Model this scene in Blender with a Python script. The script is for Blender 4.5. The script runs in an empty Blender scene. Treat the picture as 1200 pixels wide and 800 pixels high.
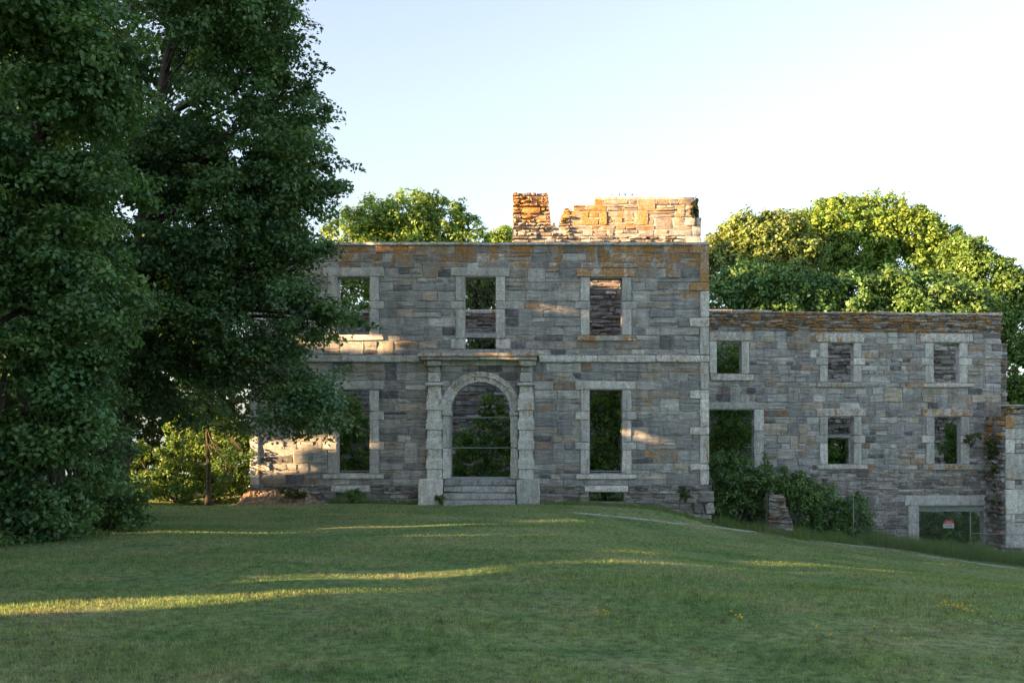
import bpy, math, random
import numpy as np
from mathutils import Vector
R = math.radians
rng = random.Random(7)
nr = np.random.default_rng(11)
scene = bpy.context.scene
COL = scene.collection

# ------------------------------------------------------------------ camera, sky, sun, exposure
F = 1178.0            # focal length in photo pixels
EYE = 2.4             # eye height above the lawn at the house
HOR = 500.0           # photo row of the horizon
cam_d = bpy.data.cameras.new('camera')
cam = bpy.data.objects.new('camera', cam_d); COL.objects.link(cam)
cam.location = (0, 0, EYE); cam.rotation_euler = (R(90), 0, 0)
cam_d.sensor_width = 36; cam_d.lens = F/1200*36; cam_d.shift_y = 100/1200
cam_d.clip_start = .1; cam_d.clip_end = 20000
scene.camera = cam

SUN_EL = R(8.5)
SH = np.array([.914, .406]); SQ = np.array([-.406, .914]); TAN = math.tan(SUN_EL)
world = bpy.data.worlds.new('World'); scene.world = world; world.use_nodes = True
wn = world.node_tree.nodes; wl = world.node_tree.links
sky = wn.new('ShaderNodeTexSky'); sky.sky_type = 'NISHITA'; sky.sun_disc = False
sky.sun_elevation = SUN_EL
sky.sun_rotation = math.atan2(-SH[0], -SH[1])
sky.altitude = 0; sky.air_density = 1.0; sky.dust_density = 1.0; sky.ozone_density = 3.0
sky_sat = wn.new('ShaderNodeHueSaturation'); sky_sat.inputs['Saturation'].default_value = .5     # whole sky desaturated to a paler blue
wl.new(sky.outputs[0], sky_sat.inputs['Color']); wl.new(sky_sat.outputs[0], wn['Background'].inputs[0]); wn['Background'].inputs[1].default_value = .085
sun_d = bpy.data.lights.new('sun', 'SUN'); sun_o = bpy.data.objects.new('sun', sun_d); COL.objects.link(sun_o)
sun_d.energy = 5.0; sun_d.angle = R(.5); sun_d.color = (1, .60, .285)
sun_o.rotation_euler = Vector((SH[0]*math.cos(SUN_EL), SH[1]*math.cos(SUN_EL), -math.sin(SUN_EL))).to_track_quat('-Z', 'Y').to_euler()
scene.view_settings.view_transform = 'Standard'; scene.view_settings.look = 'None'
scene.view_settings.exposure = 2.6; scene.view_settings.gamma = 1

# ------------------------------------------------------------------ helpers
WORLD = {}
def tag(o, label=None, cat=None, group=None, kind=None):
    if label: o['label'] = label
    if cat: o['category'] = cat
    if group: o['group'] = group
    if kind: o['kind'] = kind
    return o
def link(o, loc, parent=None):
    COL.objects.link(o); loc = Vector(loc); WORLD[o.name] = loc
    if parent is not None:
        o.parent = parent; o.location = loc - WORLD[parent.name]
    else: o.location = loc
    return o
def empty(name, loc, parent=None):
    return link(bpy.data.objects.new(name, None), loc, parent)
def obj(name, verts, faces, mat, parent=None, loc=None, cols=None, smooth=False):
    """verts in world space; the object's origin is put at loc (default: their middle, at the bottom)"""
    v = np.asarray(verts, dtype=np.float64)
    if loc is None: loc = ((v[:,0].min()+v[:,0].max())/2, (v[:,1].min()+v[:,1].max())/2, v[:,2].min())
    me = bpy.data.meshes.new(name); me.from_pydata((v-np.array(loc)).tolist(), [], faces)
    if cols is not None:
        a = me.color_attributes.new('tint', 'FLOAT_COLOR', 'POINT')
        a.data.foreach_set('color', np.asarray(cols, dtype=np.float32).ravel())
    if smooth: me.polygons.foreach_set('use_smooth', [True]*len(me.polygons))
    me.materials.append(mat); me.update()
    return link(bpy.data.objects.new(name, me), loc, parent)
class MB:
    def __init__(s): s.v = []; s.f = []; s.c = []
    def add(s, v, f, c=(.3,.3,.3,0)):
        b = len(s.v); s.v += [tuple(p) for p in v]; s.f += [tuple(i+b for i in q) for q in f]; s.c += [c]*len(v)
    def box(s, a, b, c=(.3,.3,.3,0)):
        x0,y0,z0 = a; x1,y1,z1 = b
        s.add([(x0,y0,z0),(x1,y0,z0),(x1,y1,z0),(x0,y1,z0),(x0,y0,z1),(x1,y0,z1),(x1,y1,z1),(x0,y1,z1)],
              [(0,3,2,1),(4,5,6,7),(0,1,5,4),(1,2,6,5),(2,3,7,6),(3,0,4,7)], c)
    def tube(s, pts, rad, n=6, c=(.3,.3,.3,0), cap=True):
        pts = [Vector(p) for p in pts]; rings = []
        for i, p in enumerate(pts):
            d = (pts[min(i+1,len(pts)-1)]-pts[max(i-1,0)]).normalized()
            a = d.cross(Vector((0,0,1)) if abs(d.z) < .9 else Vector((1,0,0))).normalized(); b = d.cross(a)
            r = rad[i] if hasattr(rad, '__len__') else rad
            rings.append([p + a*(r*math.cos(2*math.pi*k/n)) + b*(r*math.sin(2*math.pi*k/n)) for k in range(n)])
        v = [q for r_ in rings for q in r_]; f = []
        for i in range(len(rings)-1):
            for k in range(n): f.append((i*n+k, i*n+(k+1)%n, (i+1)*n+(k+1)%n, (i+1)*n+k))
        if cap: f += [tuple(range(n))[::-1], tuple(range((len(rings)-1)*n, len(rings)*n))]
        s.add(v, f, c)
    def build(s, name, mat, parent=None, loc=None, smooth=False):
        return obj(name, s.v, s.f, mat, parent, loc, s.c, smooth)
def P(px, py, Y): return ((px-600)/F*Y, Y, EYE+(HOR-py)/F*Y)
def sstep(t): t = np.clip(t, 0, 1); return t*t*(3-2*t)

# ------------------------------------------------------------------ materials
def new_mat(name):
    m = bpy.data.materials.new(name); m.use_nodes = True; nt = m.node_tree
    return m, nt, nt.nodes['Principled BSDF']
def N(nt, t, **kw):
    n = nt.nodes.new(t)
    for k, v in kw.items(): setattr(n, k, v)
    return n
def noise(nt, scale, detail=4, vec=None, rough=.55, stretch=None):
    n = N(nt, 'ShaderNodeTexNoise'); n.inputs['Scale'].default_value = scale
    n.inputs['Detail'].default_value = detail; n.inputs['Roughness'].default_value = rough
    if vec is None: vec = N(nt, 'ShaderNodeNewGeometry').outputs['Position']
    if stretch:
        mp = N(nt, 'ShaderNodeMapping'); mp.inputs['Scale'].default_value = stretch
        nt.links.new(vec, mp.inputs[0]); vec = mp.outputs[0]
    nt.links.new(vec, n.inputs['Vector']); return n.outputs['Fac']
def ramp(nt, fac, stops):
    r = N(nt, 'ShaderNodeValToRGB'); el = r.color_ramp.elements
    while len(el) < len(stops): el.new(.5)
    for e, (p, c) in zip(el, stops): e.position = p; e.color = (c, c, c, 1) if not hasattr(c, '__len__') else (*c, 1)
    nt.links.new(fac, r.inputs[0]); return r.outputs[0]
def mix(nt, fac, a, b, mode='MIX'):
    n = N(nt, 'ShaderNodeMix', data_type='RGBA', blend_type=mode)
    for s, x in ((n.inputs[0], fac), (n.inputs[6], a), (n.inputs[7], b)):
        if hasattr(x, 'links') or isinstance(x, bpy.types.NodeSocket): nt.links.new(x, s)
        else: s.default_value = x if not hasattr(x, '__len__') else (*x[:3], 1)
    return n.outputs[2]
def math_(nt, op, a, b):
    n = N(nt, 'ShaderNodeMath', operation=op); n.use_clamp = True
    for s, x in zip(n.inputs, (a, b)):
        if isinstance(x, bpy.types.NodeSocket): nt.links.new(x, s)
        else: s.default_value = x
    return n.outputs[0]
def bump(nt, bs, h, strength, dist):
    b = N(nt, 'ShaderNodeBump'); b.inputs['Strength'].default_value = strength; b.inputs['Distance'].default_value = dist
    nt.links.new(h, b.inputs['Height']); nt.links.new(b.outputs[0], bs.inputs['Normal'])

def stone_material(name, layered=True, spot=.5):
    m, nt, bs = new_mat(name)
    at = N(nt, 'ShaderNodeVertexColor', layer_name='tint')
    lay = noise(nt, 2.2, 6, stretch=(1, 1, 7) if layered else (3, 3, 3))
    grain = noise(nt, 26, 6, stretch=(1, 1, 2.4) if layered else (1, 1, 1), rough=.75)
    blot = noise(nt, 5.5, 6, rough=.7)
    c = mix(nt, 1.0, at.outputs[0], ramp(nt, lay, [(.28, .62), (.5, 1.0), (.72, 1.42)] if layered else [(.3,.8),(.7,1.2)]), 'MULTIPLY')
    c = mix(nt, 1.0, c, ramp(nt, grain, [(.32, .42), (.5, 1.0), (.68, 1.55)]), 'MULTIPLY')
    c = mix(nt, ramp(nt, blot, [(.52, 0), (.66, spot)]), c, (.37, .375, .35))                # pale lichen crust
    c = mix(nt, ramp(nt, noise(nt, 3.4, 6, rough=.7), [(.58, 0), (.72, .38)]), c, (.12, .12, .118))   # dark weathering
    c = mix(nt, ramp(nt, noise(nt, 1.7, 5), [(.58, 0), (.74, .34)]), c, (.21, .165, .12))     # iron staining
    c = mix(nt, 1.0, c, ramp(nt, noise(nt, 3.2, 5, rough=.65, stretch=(1.6,1.6,.22)), [(.36, .82), (.52, 1.12), (.7, 1.24)]), 'MULTIPLY')   # rain streaks
    lm = N(nt, 'ShaderNodeMath', operation='ADD'); nt.links.new(at.outputs[1], lm.inputs[0])
    nt.links.new(ramp(nt, mix(nt, .45, noise(nt, 2.6, 6, rough=.7, stretch=(1.3,1.3,.45)), noise(nt, 11, 5, rough=.7)), [(.36, 0), (.64, 1)]), lm.inputs[1])
    lmask = ramp(nt, lm.outputs[0], [(.72, 0), (.98, .85)])
    lmask = math_(nt, 'MULTIPLY', lmask, ramp(nt, at.outputs[1], [(.0, 0), (.05, 1)]))
    lich = ramp(nt, noise(nt, 14, 5, rough=.7), [(.36, (.17, .085, .025)), (.50, (.38, .17, .035)), (.62, (.45, .29, .07))])
    c = mix(nt, lmask, c, lich)
    nt.links.new(c, bs.inputs['Base Color']); bs.inputs['Roughness'].default_value = .92
    bs.inputs['Specular IOR Level'].default_value = .25
    h = mix(nt, .45, lay, grain); bump(nt, bs, h, .8, .045)
    return m
M = {}
M['stone'] = stone_material('field_stone')
M['granite'] = stone_material('granite', layered=False, spot=.45)
def plain(name, col, rough=.8, metal=0, nscale=None, amp=.35, bmp=None):
    m, nt, bs = new_mat(name)
    if nscale:
        f = noise(nt, nscale, 5, rough=.65)
        c = mix(nt, 1.0, col, ramp(nt, f, [(.3, 1-amp), (.7, 1+amp)]), 'MULTIPLY'); nt.links.new(c, bs.inputs['Base Color'])
        if bmp: bump(nt, bs, f, .7, bmp)
    else: bs.inputs['Base Color'].default_value = (*col, 1)
    bs.inputs['Roughness'].default_value = rough; bs.inputs['Metallic'].default_value = metal
    return m
M['mortar'] = plain('mortar', (.33,.33,.315), .95, 0, 9, .5, .03)
M['earth'] = plain('earth', (.27,.19,.125), .95, 0, 5, .5, .06)
M['concrete'] = plain('concrete', (.36,.36,.32), .9, 0, 7, .3, .01)
M['bark'] = plain('bark', (.075,.062,.05), .95, 0, 9, .5, .04)
M['pale_bark'] = plain('pale_bark', (.17,.14,.11), .95, 0, 9, .5, .03)
M['steel'] = plain('galvanised_steel', (.20,.215,.21), .5, .6, 8, .2)
M['rail'] = plain('weathered_rail', (.30,.36,.34), .6, .2, 12, .25)
M['timber'] = plain('painted_beam', (.30,.36,.33), .8, 0, 9, .25)
M['white_paint'] = plain('white_sheet', (.36,.36,.37), .5)
M['red_paint'] = plain('red_sheet', (.45,.05,.05), .5)
M['ink'] = plain('dark_print', (.04,.04,.06), .6)
M['petal'] = plain('yellow_petal', (.75,.50,.02), .6)

def leaf_material(name, trans=.32):
    m, nt, bs = new_mat(name)
    at = N(nt, 'ShaderNodeVertexColor', layer_name='tint')
    c = at.outputs[0]
    nt.links.new(c, bs.inputs['Base Color']); bs.inputs['Roughness'].default_value = .46
    bs.inputs['Specular IOR Level'].default_value = .5
    tr = N(nt, 'ShaderNodeBsdfTranslucent')
    tc = mix(nt, 1.0, c, (1.25, 1.2, .5), 'MULTIPLY'); nt.links.new(tc, tr.inputs[0])
    ms = N(nt, 'ShaderNodeMixShader'); ms.inputs[0].default_value = trans
    nt.links.new(bs.outputs[0], ms.inputs[1]); nt.links.new(tr.outputs[0], ms.inputs[2])
    nt.links.new(ms.outputs[0], nt.nodes['Material Output'].inputs[0])
    return m
M['leaf'] = leaf_material('leaf')

def turf_colour(nt):
    big = noise(nt, .35, 5, rough=.6, stretch=(1, 1, .1)); mid = noise(nt, 1.3, 5, rough=.65, stretch=(.6, 1, .1)); fine = noise(nt, 9, 4, rough=.7, stretch=(1, 1, .1))
    c = ramp(nt, big, [(.36, (.122,.205,.076)), (.5, (.178,.250,.098)), (.64, (.23,.272,.130))])
    c = mix(nt, ramp(nt, mid, [(.53, 0), (.68, .62)]), c, (.27,.24,.15))
    c = mix(nt, ramp(nt, noise(nt, .9, 4, stretch=(.5,1,.1)), [(.57, 0), (.68, .65)]), c, (.062,.155,.05))
    c = mix(nt, 1.0, c, ramp(nt, fine, [(.32, .5), (.68, 1.5)]), 'MULTIPLY')
    return c
def turf_material():
    m, nt, bs = new_mat('turf'); nt.links.new(turf_colour(nt), bs.inputs['Base Color']); bs.inputs['Roughness'].default_value = .9
    bs.inputs['Specular IOR Level'].default_value = .1
    bump(nt, bs, noise(nt, 30, 4, rough=.8), .8, .03); return m
M['turf'] = turf_material()
def blade_material():
    m, nt, bs = new_mat('grass_blade'); c = mix(nt, 1.0, turf_colour(nt), ramp(nt, noise(nt, 45, 2, stretch=(1,1,.1)), [(.35, .72), (.65, 1.45)]), 'MULTIPLY')
    nt.links.new(c, bs.inputs['Base Color']); bs.inputs['Roughness'].default_value = .7; bs.inputs['Specular IOR Level'].default_value = .2
    tr = N(nt, 'ShaderNodeBsdfTranslucent'); nt.links.new(mix(nt, 1.0, c, (1.4,1.3,.6), 'MULTIPLY'), tr.inputs[0])
    ms = N(nt, 'ShaderNodeMixShader'); ms.inputs[0].default_value = .35
    nt.links.new(bs.outputs[0], ms.inputs[1]); nt.links.new(tr.outputs[0], ms.inputs[2]); nt.links.new(ms.outputs[0], nt.nodes['Material Output'].inputs[0])
    return m
M['blade'] = blade_material()
m, nt, bs = new_mat('sea_water'); bs.inputs['Base Color'].default_value = (.03,.06,.08,1); bs.inputs['Roughness'].default_value = .12
bump(nt, bs, noise(nt, .5, 4), .4, .3); M['sea'] = m

# ------------------------------------------------------------------ ground, sea, kerb strip
def wob(x, y):
    return .035*np.sin(.9*x+.4*y)+.03*np.sin(.35*x-1.1*y+1)+.025*np.sin(1.7*x+.8*y+2)
def ground(x, y):
    x = np.asarray(x, float); y = np.asarray(y, float)
    z = .75-.029*np.clip(y, -30, 34)
    d = np.where(x > 0, .135*x*sstep(x/4.0), 0); d = np.minimum(d, 2.75)
    z = z - d*sstep((y-4)/26)
    berm = sstep((y-30.2)/3.2)*(1-sstep((x-4.6)/3.6))*sstep((x+14)/5)
    z = z + berm*np.minimum(d*.95+.06, .62)
    z = z + .35*np.exp(-(((x+7.5)/1.6)**2+((y-33.2)/.9)**2))*0
    z = z - 32*sstep((y-52)/90)*1.0 - 20*sstep((np.abs(x)-70)/120)
    return z + wob(x, y)*.6
def ground_hit(px, py):
    t = 5.0
    for k in range(4000):
        p = P(px, py, t)
        if p[2] <= float(ground(p[0], p[1])): return p
        t += .02
    return P(px, py, t)
def axis(lo, hi, step, far):
    a = list(np.arange(lo, hi+.001, step)); s = step
    while a[-1] < far: s *= 1.35; a.append(a[-1]+s)
    s = step
    while a[0] > -far: s *= 1.35; a.insert(0, a[0]-s)
    return np.array(a)
gx = axis(-24, 26, .5, 900); gy = axis(-6, 52, .5, 900)
X, Y_ = np.meshgrid(gx, gy); Z = ground(X, Y_)
nx, ny = len(gx), len(gy)
gv = np.stack([X.ravel(), Y_.ravel(), Z.ravel()], 1)
gf = [(j*nx+i, j*nx+i+1, (j+1)*nx+i+1, (j+1)*nx+i) for j in range(ny-1) for i in range(nx-1)]
g = obj('ground', gv, gf, M['turf'], loc=(0,0,0), smooth=True); tag(g, 'mown lawn sloping away past the ruin', None, None, 'structure')
SEA = -24
s_ = 9000
o = obj('sea', [(-s_,-s_,SEA),(s_,-s_,SEA),(s_,s_,SEA),(-s_,s_,SEA)], [(0,1,2,3)], M['sea'], loc=(0,0,SEA)); tag(o, 'pale sea water glimpsed beyond the trees', None, None, 'structure')

# ------------------------------------------------------------------ masonry
class Wall:
    def __init__(s, O, u):
        s.O = np.array(O, float); s.u = np.array([u[0], u[1], 0.])/math.hypot(*u[:2]); s.n = np.cross(s.u, [0,0,1.])
    def pt(s, a, z, d): return s.O*[1,1,0] + s.u*a + s.n*d + np.array([0,0,z])
    def px(s, x, y, d=0):
        r = np.array([(x-600)/F, 1, (HOR-y)/F]); o = s.O + s.n*d
        t = (o[:2]@s.n[:2])/(r[:2]@s.n[:2]); p = r*t
        return float((p[:2]-s.O[:2])@s.u[:2]), float(p[2]+EYE)
    def rect(s, x0, y0, x1, y1, d=0):
        a0, z1 = s.px(x0, y0, d); a1, z0 = s.px(x1, y1, d); return a0, a1, z0, z1
TINTS = [((.27,.277,.275), 7), ((.335,.338,.325), 6), ((.215,.222,.225), 4), ((.42,.415,.395), 3), ((.275,.25,.215), 3.2), ((.27,.205,.16), 1.1), ((.125,.128,.135), 2.2), ((.36,.32,.26), 1.8)]
DARK = [((.19,.182,.175), 4), ((.26,.245,.23), 4), ((.14,.135,.13), 3), ((.26,.205,.165), 1.5), ((.35,.345,.33), 1.5)]
RUBBLE = [((.22,.205,.19), 4), ((.13,.125,.12), 4), ((.32,.315,.295), 2.5), ((.24,.175,.125), 1)]
WARM = [((.28,.25,.215), 4), ((.34,.31,.265), 2.5), ((.24,.235,.228), 4.5), ((.29,.225,.165), 1.5)]
GRAN = [((.47,.475,.45), 3), ((.41,.415,.40), 3), ((.52,.51,.48), 2)]
def pick(pal):
    c = rng.choices([p[0] for p in pal], [p[1] for p in pal])[0]; k = rng.uniform(.86, 1.16)
    return tuple(x*k for x in c)
def stone_geo(wall, r, d0, d1, jit=.012, inset=.016, rough=.012):
    a0, a1, z0, z1 = r; w = a1-a0; h = z1-z0; ca = (a0+a1)/2; cz = (z0+z1)/2
    inset = min(inset, w*.2, h*.2); jit = min(jit, w*.12, h*.12)
    base = [(-1,-1),(rng.uniform(-.4,.4),-1),(1,-1),(1,rng.uniform(-.4,.4)),(1,1),(rng.uniform(-.4,.4),1),(-1,1),(-1,rng.uniform(-.4,.4))]
    out = []
    for i, (p, q) in enumerate(base):
        k = jit if i % 2 == 0 else jit*.3
        out.append((p*w/2 - np.sign(p)*abs(rng.gauss(0, k)), q*h/2 - np.sign(q)*abs(rng.gauss(0, k))))
    tilt = (rng.gauss(0, rough)*.8, rng.gauss(0, rough)*.8)
    v = [wall.pt(ca+p, cz+q, d0) for p, q in out]
    v += [wall.pt(ca+p, cz+q, d1-inset*.6+rng.gauss(0, rough*.4)) for p, q in out]
    for p, q in out:
        kp = max(0, 1-2*inset*rng.uniform(.6,1.5)/w); kq = max(0, 1-2*inset*rng.uniform(.6,1.5)/h)
        v.append(wall.pt(ca+p*kp, cz+q*kq, d1+tilt[0]*p/w*2+tilt[1]*q/h*2+rng.gauss(0, rough*.5)))
    v.append(wall.pt(ca+rng.uniform(-.2,.2)*w, cz+rng.uniform(-.15,.15)*h, d1+abs(rng.gauss(0, rough))))
    f = []
    for k in range(8):
        j = (k+1) % 8
        f += [(k, j, 8+j, 8+k), (8+k, 8+j, 16+j, 16+k), (16+k, 16+j, 24)]
    f.append(tuple(range(7, -1, -1)))
    return v, f
class Solid:
    """what part of a wall face is stone: rect a0,a1,z0,z1 less holes"""
    def __init__(s, a0, a1, z0, z1, holes=(), fns=()):
        s.r = (a0, a1, z0, z1); s.holes = list(holes); s.fns = list(fns)
    def spans(s, z0, z1, step=.02):
        a0, a1, b0, b1 = s.r; zm = (z0+z1)/2
        if zm < b0 or zm > b1: return []
        a = np.arange(a0, a1, step)+step/2; ok = np.ones(len(a), bool)
        for (h0, h1, y0, y1) in s.holes:
            ov = min(z1, y1)-max(z0, y0)
            if ov > .3*min(z1-z0, y1-y0): ok &= ~((a > h0) & (a < h1))
        for fn in s.fns: ok &= fn(a, z0, z1)
        out = []; st = None
        for i, k in enumerate(list(ok)+[False]):
            if k and st is None: st = a0+i*step
            elif not k and st is not None: out.append((st, min(a1, a0+i*step))); st = None
        return [q for q in out if q[1]-q[0] > .05]
def courses(z0, z1, forced, hm):
    zs = [z0]
    for f in sorted(forced):
        if f-zs[-1] > .09 and z1-f > .09: zs.append(f)
    zs.append(z1); out = []
    for a, b in zip(zs, zs[1:]):
        n = max(1, round((b-a)/(hm*rng.uniform(.8, 1.2)))); ws = [rng.uniform(.65, 1.35) for _ in range(n)]; t = a
        for w in ws: out.append((t, t+(b-a)*w/sum(ws))); t = out[-1][1]
    return out
def lay(solid, forced, hm, wm, split=.3, jump=0):
    a0, a1, z0, z1 = solid.r; cs = courses(z0, z1, forced, hm); rects = []; jh = []
    for k in range(jump):
        i = rng.randrange(len(cs)-1)
        if cs[i+1][1]-cs[i][0] > .75: continue
        w = rng.uniform(.35, .8); a = rng.uniform(a0, a1-w); zz = (cs[i][0], cs[i+1][1])
        sp = [q for c in cs[i:i+2] for q in solid.spans(*c)]
        if not all(any(q[0] <= a-.1 and q[1] >= a+w+.1 for q in solid.spans(*c)) for c in cs[i:i+2]): continue
        if any(not(a+w < h[0]-.2 or a > h[1]+.2 or zz[1] < h[2]+.01 or zz[0] > h[3]-.01) for h in jh): continue
        jh.append((a, a+w, *zz)); rects.append((a, a+w, *zz))
    sol2 = Solid(*solid.r, holes=solid.holes+jh, fns=solid.fns)
    for (b0, b1) in cs:
        h = b1-b0
        for (s0, s1) in sol2.spans(b0, b1):
            L = s1-s0; n = max(1, round(L/(wm*rng.uniform(.8,1.2)*(.7+.6*h/hm)/1.3))); ws = [rng.choice([rng.uniform(.45,1), rng.uniform(.8,1.8)]) for _ in range(n)]; t = s0
            for w in ws:
                e = t+L*w/sum(ws)
                if h > .24 and rng.random() < split and e-t > .3:
                    m_ = b0+h*rng.uniform(.35,.65)
                    if rng.random() < .4 and e-t > .6:
                        q = t+(e-t)*rng.uniform(.35,.65); rects += [(t,e,b0,m_),(t,q,m_,b1),(q,e,m_,b1)]
                    else: rects += [(t,e,b0,m_),(t,e,m_,b1)]
                else: rects.append((t,e,b0,b1))
                t = e
    return rects
def core(wall, solid, bands, d0, d1, mat, name, parent, shrink=.0):
    m = MB(); a0,a1,z0,z1 = solid.r
    zs = sorted(set([round(z,4) for z in bands if z0 < z < z1]+[z0, z1]))
    for b0, b1 in zip(zs, zs[1:]):
        if b1-b0 < .004: continue
        for s0, s1 in solid.spans(b0, b1):
            s0 += shrink; s1 -= shrink
            v = [wall.pt(a, z, d) for z in (b0, b1) for (a, d) in ((s0,d1),(s1,d1),(s1,d0),(s0,d0))]
            m.add(v, [(0,3,2,1),(4,5,6,7),(0,1,5,4),(1,2,6,5),(2,3,7,6),(3,0,4,7)])
    return m.build(name, mat, parent)
def lichen_zero(a, z): return 0.
def set_stones(thing_cap, jobs):
    """jobs: (wall, rects, parent, palette, depth, lichen fn, opts). The largest become objects, the rest one joined part per parent."""
    allr = [(j, r) for j, job in enumerate(jobs) for r in job[1]]
    allr.sort(key=lambda t: -(t[1][1]-t[1][0])*(t[1][3]-t[1][2])*jobs[t[0]][6].get('weight', 1))
    rest = {}; nsep = 0
    for k, (j, r) in enumerate(allr):
        wall, _, parent, pal, d, lf, o = jobs[j]
        gp = o.get('gap', .007)
        q = (r[0]+gp, r[1]-gp, r[2]+gp, r[3]-gp)
        if q[1]-q[0] < .03 or q[3]-q[2] < .02: continue
        dd = d+rng.gauss(0, o.get('dj', .012))
        v, f = stone_geo(wall, q, d-.16, dd, jit=o.get('jit', .012), inset=o.get('inset', .016), rough=o.get('rough', .012))
        c = (*pick(pal), max(0, min(1, lf((r[0]+r[1])/2, (r[2]+r[3])/2))))
        if k < thing_cap and not o.get('mass'):
            obj('stone', v, f, M['stone'], parent, cols=[c]*len(v)); nsep += 1
        else: rest.setdefault(parent.name, (parent, MB()))[1].add(v, f, c)
    for pn, (p, mb) in rest.items(): tag(mb.build('small_stones', M['stone'], p), kind='stuff')
    return nsep
def piece(wall, parent, name, r, d0=-.55, d1=.03, lich=0., pal=GRAN, rough=.006, mat='granite', inset=.022, jit=.014):
    g_ = .004
    v, f = stone_geo(wall, (r[0]+g_, r[1]-g_, r[2]+g_, r[3]-g_), d0, d1, jit=jit, inset=inset, rough=rough)
    c = (*pick(pal), lich); return obj(name, v, f, M[mat], parent, cols=[c]*len(v))
# a window surround: opening, jamb width, the tie stones, lintel and sill, all read off the wall face in photo pixels
def surround(wall, parent, op, jw, tw, ties, lintel, sill, lich=0., name='window_surround', d1=.035, right=True, left=True, d0=-.55):
    x0, y0, x1, y1 = op
    e = empty(name, wall.pt(*[(wall.px(x0,y1)[0]+wall.px(x1,y1)[0])/2, wall.px(x0,y1)[1]], 0), parent)
    holes = [wall.rect(*op)]; forced = [holes[0][2], holes[0][3]]
    def add(nm, x0, y0, x1, y1, d=d1, l=0.):
        r = wall.rect(x0,y0,x1,y1); piece(wall, e, nm, r, d0=d0, d1=d+rng.uniform(-.006,.006), lich=l); holes.append(r); forced.extend(r[2:])
    if lintel: add('lintel', *lintel, d1+.012, lich)
    if sill: add('sill', *sill, d1+.05, lich*.9)
    top = lintel[3] if lintel else y0; bot = sill[1] if sill else y1
    ys = [top]
    for (t0, t1) in ties: ys += [t0, t1]
    ys.append(bot)
    for i, (a, b) in enumerate(zip(ys, ys[1:])):
        wd = tw if i % 2 else jw
        if b-a < 1: continue
        if left: add('jamb_stone', x0-wd, a, x0, b)
        if right: add('jamb_stone', x1, a, x1+wd, b)
    return holes, forced

# ================================================================== the mansion
FY = F/35
mansion = empty('ruined_mansion', (0, FY, float(ground(0, FY))))
tag(mansion, 'tall roofless grey stone ruin with arched doorway and broken chimney on top', 'building')
W = Wall((0, FY, 0), (1, 0))
holes, forced, opens = [], [], []
def S(*a, **k):
    h, f = surround(*a, **k); opens.append(h[0]); holes.extend(h); forced.extend(f)
S(W, mansion, (395,325,433,392), 11, 17, [(353,362)], (378,313.5,450,324), (378,392,450,399))
S(W, mansion, (545,325,581,409), 11, 17, [(353,362),(397,409)], (528,313.5,597,324), None)
S(W, mansion, (691,326,729,393), 11, 17, [(353,362)], (675,314.5,744,325), (676,393,745,399.5), lich=.45)
S(W, mansion, (395,457,433,554.5), 11, 17, [(482,492),(518,527)], (378,446,450,456.5), (378,555,450,561))
S(W, mansion, (691,457,729,554.5), 11, 17, [(482,492),(518,527)], (674,446,745,456.5), (675,555,746,561.5))
# low cellar lights under the two ground-floor windows
for (a, b) in ((388,434), (685,736)):
    r = W.rect(a, 568.5, b, 576.5); piece(W, mansion, 'cellar_lintel', r, d1=.10); holes.append(r); forced += list(r[2:])
    q = W.rect(a+5, 576.5, b-5, 588); holes.append(q); opens.append(q)
aL, aR = W.px(293,0)[0], W.px(831,0)[0]
zt = W.px(0,287.5)[1]; zg = -.95; zpl = W.px(0,568)[1]
# string course, cut where the portico stands
for (x0, x1) in ((307,400),(400,492),(631,700),(700,768),(768,820)):
    r = W.rect(x0,416,x1,424.5); piece(W, mansion, 'string_course', r, d0=-.3, d1=.10, lich=.1); holes.append(r); forced += list(r[2:])
# quoins up both corners
qy = [287.5,297,331,341,372,383,416,424.5,457,467,500,509.5,543,551,568]
for i, (a, b) in enumerate(zip(qy, qy[1:])):
    wide = i % 2 == 0 and i != 6
    for side in (0, 1):
        x0, x1 = ((831-23 if wide else 820), 831) if side else (293, 293+(23 if wide else 11))
        r = W.rect(x0,a,x1,b); lz = .52 if i < 3 and side else .1
        piece(W, mansion, 'quoin', r, d0=-.5, d1=.055, lich=lz, rough=.012); holes.append(r); forced += list(r[2:])
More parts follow.
